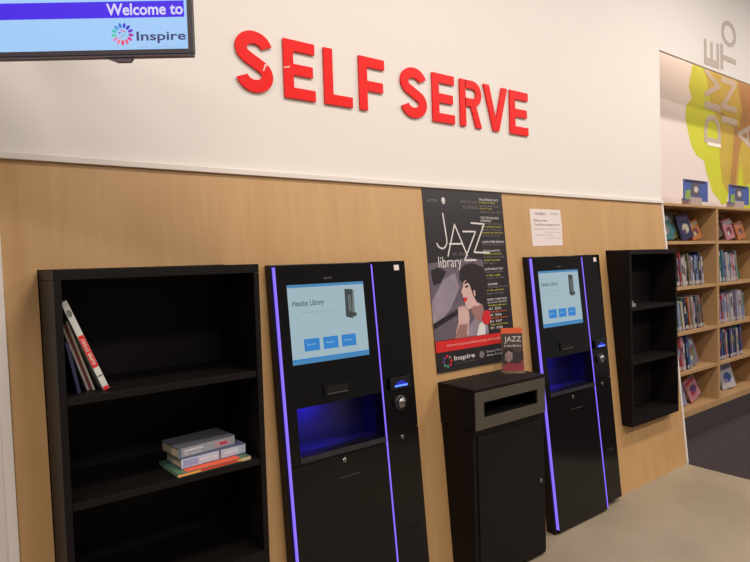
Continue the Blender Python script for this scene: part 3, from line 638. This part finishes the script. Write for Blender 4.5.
def shelf_row(row, bay, x, xmax, seq, lean=9.):
    zb = ([*SH, BOT][row]) + .0006
    side = 'first' if bay == 0 else 'second'
    ang = math.radians(lean); i = 0
    for cname in seq:
        t = rnd.uniform(.016, .036); hgt = rnd.uniform(.225, .292); dp = rnd.uniform(.17, .21)
        step = (t + .0012) / math.cos(ang)
        if x + step > xmax: break
        m = bookmb(t, dp, hgt)
        sf = lambda a, b, off=0.: (a, -off, b)
        m.rect(sf, 0, t, hgt * .03, hgt * .03 + .03, .0005, 2)
        oc = rnd.choice([c for c in CN if c != cname]); z1_ = rnd.uniform(.35, .55); m.rect(sf, t * .15, t * .85, hgt * z1_, hgt * rnd.uniform(z1_ + .15, .92), .0005, 3)
        o = m.build('picture_book', [bm(cname), PAGES, STK, bm(oc)], None)
        o.location = (x, OY0 + .03 + rnd.uniform(0, .02), zb); o.rotation_euler = (0, -ang, 0)
        tag(o, '%s book, %s from left, %s of the %s oak bookcase' % (cname, ORD[i], ROWN[row], side), 'book', 'spine-out books, %s of the %s oak bookcase' % (ROWN[row], side))
        x += step; i += 1
def face_book(row, x, w, h, cols, lab, grp, rz=0., back=12., roll=0., y=.33, t=.012, parts=None):
    zb = ([*SH, BOT][row]) + .001
    m = MB(); c_ = .002
    m.box(-w / 2, w / 2, 0, c_, 0, h, 0); m.box(-w / 2, w / 2, t - c_, t, 0, h, 0); m.box(-w / 2, -w / 2 + c_, c_, t - c_, 0, h, 0); m.box(-w / 2 + c_, w / 2 - .003, c_, t - c_, .003, h - .003, 1)
    r = thing('picture_book', lab, 'book', (x, y, zb), 0, grp)
    r.rotation_euler = (-math.radians(back), math.radians(roll), rz)
    r.location.z += abs(math.sin(math.radians(roll))) * w / 2 + t * math.sin(math.radians(back)) + .0015
    m.build('cover', [bm(cols[0]), PAGES], r, rel=(0, 0, 0))
    sf = lambda a, b, off=0.: (a, -off, b)
    q = MB(); q.rect(sf, -w * .42, w * .42, h * .74, h * .90, .0006, 0); q.disc(sf, w * .02, h * .42, w * .28, .0006, 1, 16, h * .2); q.disc(sf, -w * .12, h * .30, w * .13, .0010, 0, 12)
    q.build('cover_picture', [bm(cols[1]), bm(cols[2])], r, rel=(0, 0, 0))
    return r
XV = 4.80
GF = 'face-out picture books in the oak bookcases'
# first bookcase
FB = lambda row, x, w, h, cols, look, **k: face_book(row, x, w, h, cols, look, GF, **k)
FB(0, 4.660, 0.190, 0.205, ('pale blue', 'grey', 'cream'), 'pale blue face-out book, leftmost on the top shelf of the first oak bookcase', roll=-6, y=0.470)
FB(0, 4.732, 0.200, 0.200, ('grey', 'lavender', 'blue'), 'grey face-out book with blue picture on the top shelf of the first oak bookcase', roll=-12, y=0.400)
FB(0, 4.804, 0.180, 0.215, ('teal', 'white', 'grey'), 'teal face-out book with white title on the top shelf of the first oak bookcase', roll=-8, y=0.350)
FB(0, 4.876, 0.190, 0.235, ('yellow', 'green', 'olive'), 'tall yellow face-out book on the top shelf of the first oak bookcase', roll=-3, y=0.490)
FB(0, 4.948, 0.180, 0.205, ('olive', 'grey', 'teal'), 'olive face-out book on the top shelf of the first oak bookcase', roll=-13, y=0.370)
FB(0, 5.020, 0.170, 0.210, ('cream', 'olive', 'green'), 'cream face-out book with olive title on the top shelf of the first oak bookcase', roll=-9, y=0.430)
FB(0, 5.092, 0.200, 0.215, ('navy', 'purple', 'cream'), 'navy face-out book with cream circle on the top shelf of the first oak bookcase', roll=-10, y=0.330)
FB(0, 5.164, 0.200, 0.205, ('purple', 'lavender', 'pink'), 'purple face-out book on the top shelf of the first oak bookcase', roll=-13, y=0.450)
FB(0, 5.236, 0.180, 0.190, ('dark red', 'cream', 'orange'), 'dark red face-out book on the top shelf of the first oak bookcase', roll=-9, y=0.380)
FB(0, 5.308, 0.160, 0.165, ('orange', 'cream', 'brown'), 'orange face-out book, rightmost on the top shelf of the first oak bookcase', roll=-12, y=0.350)
shelf_row(1, 0, XV, 5.42, ['green', 'black', 'white', 'red', 'white', 'red', 'cream', 'lavender', 'black', 'olive', 'grey', 'lavender', 'white', 'navy', 'pale blue', 'blue', 'grey', 'navy', 'white'], 9)
shelf_row(2, 0, XV, 5.43, ['teal', 'green', 'pale blue', 'olive', 'cream', 'green', 'navy', 'black', 'orange', 'white', 'grey', 'cream', 'lavender', 'navy', 'grey', 'brown', 'grey', 'red', 'olive'], 11)
shelf_row(3, 0, XV, 5.06, ['white', 'teal', 'red', 'pink', 'white', 'blue', 'navy', 'blue', 'pale blue', 'blue', 'grey'], 8)
FB(3, 5.17, .16, .23, ('grey', 'white', 'olive'), 'grey face-out book with white panel, fourth shelf down of the first oak bookcase', roll=-8)
FB(3, 5.33, .15, .23, ('pink', 'white', 'cream'), 'pink face-out book, fourth shelf down of the first oak bookcase', roll=-8, y=.40)
FB(4, 4.96, .18, .235, ('lavender', 'white', 'blue'), 'lavender face-out book with blue picture, lowest shelf of the first oak bookcase', roll=-3, y=.34)
FB(4, 5.22, .18, .20, ('pink', 'red', 'purple'), 'pink and red face-out book leaning, lowest shelf of the first oak bookcase', roll=-22, y=.34)
# second bookcase
X2 = OX + OW + .025
FB(0, X2 + 0.130, 0.190, 0.205, ('white', 'grey', 'lavender'), 'white face-out book, leftmost on the top shelf of the second oak bookcase', roll=-7, y=0.440)
FB(0, X2 + 0.208, 0.190, 0.180, ('brown', 'white', 'orange'), 'brown face-out book with white title on the top shelf of the second oak bookcase', roll=-15, y=0.350)
FB(0, X2 + 0.286, 0.180, 0.210, ('lavender', 'white', 'grey'), 'lavender face-out book with white title on the top shelf of the second oak bookcase', roll=-8, y=0.470)
FB(0, X2 + 0.364, 0.200, 0.200, ('grey', 'white', 'brown'), 'grey face-out book with brown picture on the top shelf of the second oak bookcase', roll=-13, y=0.400)
FB(0, X2 + 0.442, 0.180, 0.190, ('pink', 'white', 'dark red'), 'pink face-out book on the top shelf of the second oak bookcase', roll=-10, y=0.335)
FB(0, X2 + 0.520, 0.200, 0.205, ('dark red', 'cream', 'brown'), 'dark red face-out book with cream title on the top shelf of the second oak bookcase', roll=-10, y=0.450)
FB(0, X2 + 0.598, 0.180, 0.190, ('brown', 'cream', 'grey'), 'brown face-out book with grey picture on the top shelf of the second oak bookcase', roll=-12, y=0.375)
FB(0, X2 + 0.676, 0.170, 0.170, ('orange', 'pink', 'brown'), 'orange face-out book, rightmost in view on the top shelf of the second oak bookcase', roll=-12, y=0.330)
shelf_row(1, 1, X2 + .042, 6.02, ['navy', 'blue', 'lavender', 'white', 'navy', 'teal', 'white', 'lavender', 'white', 'white', 'grey', 'lavender', 'white', 'pink', 'white', 'lavender', 'grey', 'white', 'lavender', 'green'], 7)
FB(1, 6.15, .17, .25, ('green', 'white', 'lavender'), 'green face-out book, second shelf down of the second oak bookcase', roll=-2, y=.37)
shelf_row(2, 1, X2 + .042, 6.32, ['navy', 'blue', 'lavender', 'red', 'white', 'lavender', 'white', 'red', 'white', 'white', 'lavender', 'white', 'grey', 'lavender', 'white', 'blue', 'white', 'white', 'lavender', 'pale blue'], 7)
shelf_row(3, 1, X2 + .042, 6.32, ['navy', 'blue', 'dark red', 'blue', 'blue', 'navy', 'white', 'pink', 'blue', 'navy', 'blue', 'lavender', 'navy', 'blue', 'black', 'white', 'pale blue', 'brown', 'navy', 'blue'], 7)
FB(4, X2 + .43, .18, .24, ('white', 'lavender', 'blue'), 'white face-out book with blue picture, lowest shelf of the second oak bookcase', rz=math.radians(-14), roll=-6, y=.36)
shelf_row(4, 1, X2 + .025, X2 + .09, ['navy', 'dark red'], 4)

# picture signs on top of the oak bookcases
def top_sign(x, label):
    r = thing('sign_holder', label, 'sign', (x, .36, OT), 0, 'blue picture signs on top of the oak bookcases')
    MB().box(-.115, .085, -.03, .05, 0.0005, .075).build('base_block', mat('sign_base', rgb(170, 150, 142), .5), r, rel=(0, 0, 0), bevel=.003)
    b = MB().box(-.215, .225, -.02, -.012, .045, .225).build('picture_board', mat('sign_blue', rgb(70, 92, 158), .4, noise=.3, nscale=16), r, rel=(0, 0, 0))
    sf = lambda a, b_, off=0.: (a, -.020 - off, b_)
    q = MB(); q.rect(sf, -.19, .17, .200, .222, .0008, 0); q.rect(sf, -.09, .06, .085, .200, .0008, 1); q.disc(sf, 0, .145, .042, .0014, 2, 12, .028); q.poly(sf, [(-.205, .06), (-.10, .05), (-.10, .14), (-.19, .13)], .0010, 3)
    q.build('sign_picture', [mat('sign_navy', rgb(48, 42, 70), .4), mat('sign_slate', rgb(88, 84, 92), .4, noise=.2, nscale=30), mat('sign_pale', rgb(200, 186, 180), .4), mat('sign_green', rgb(140, 160, 80), .4)], b, rel=(0, 0, 0))
    return r
s1 = top_sign(5.26, 'blue picture sign standing on the first oak bookcase, nearer the wall end')
s2 = copy_tree(s1); s2.location.x = 6.14; s2['label'] = 'blue picture sign on the second oak bookcase, at the right under the mural'
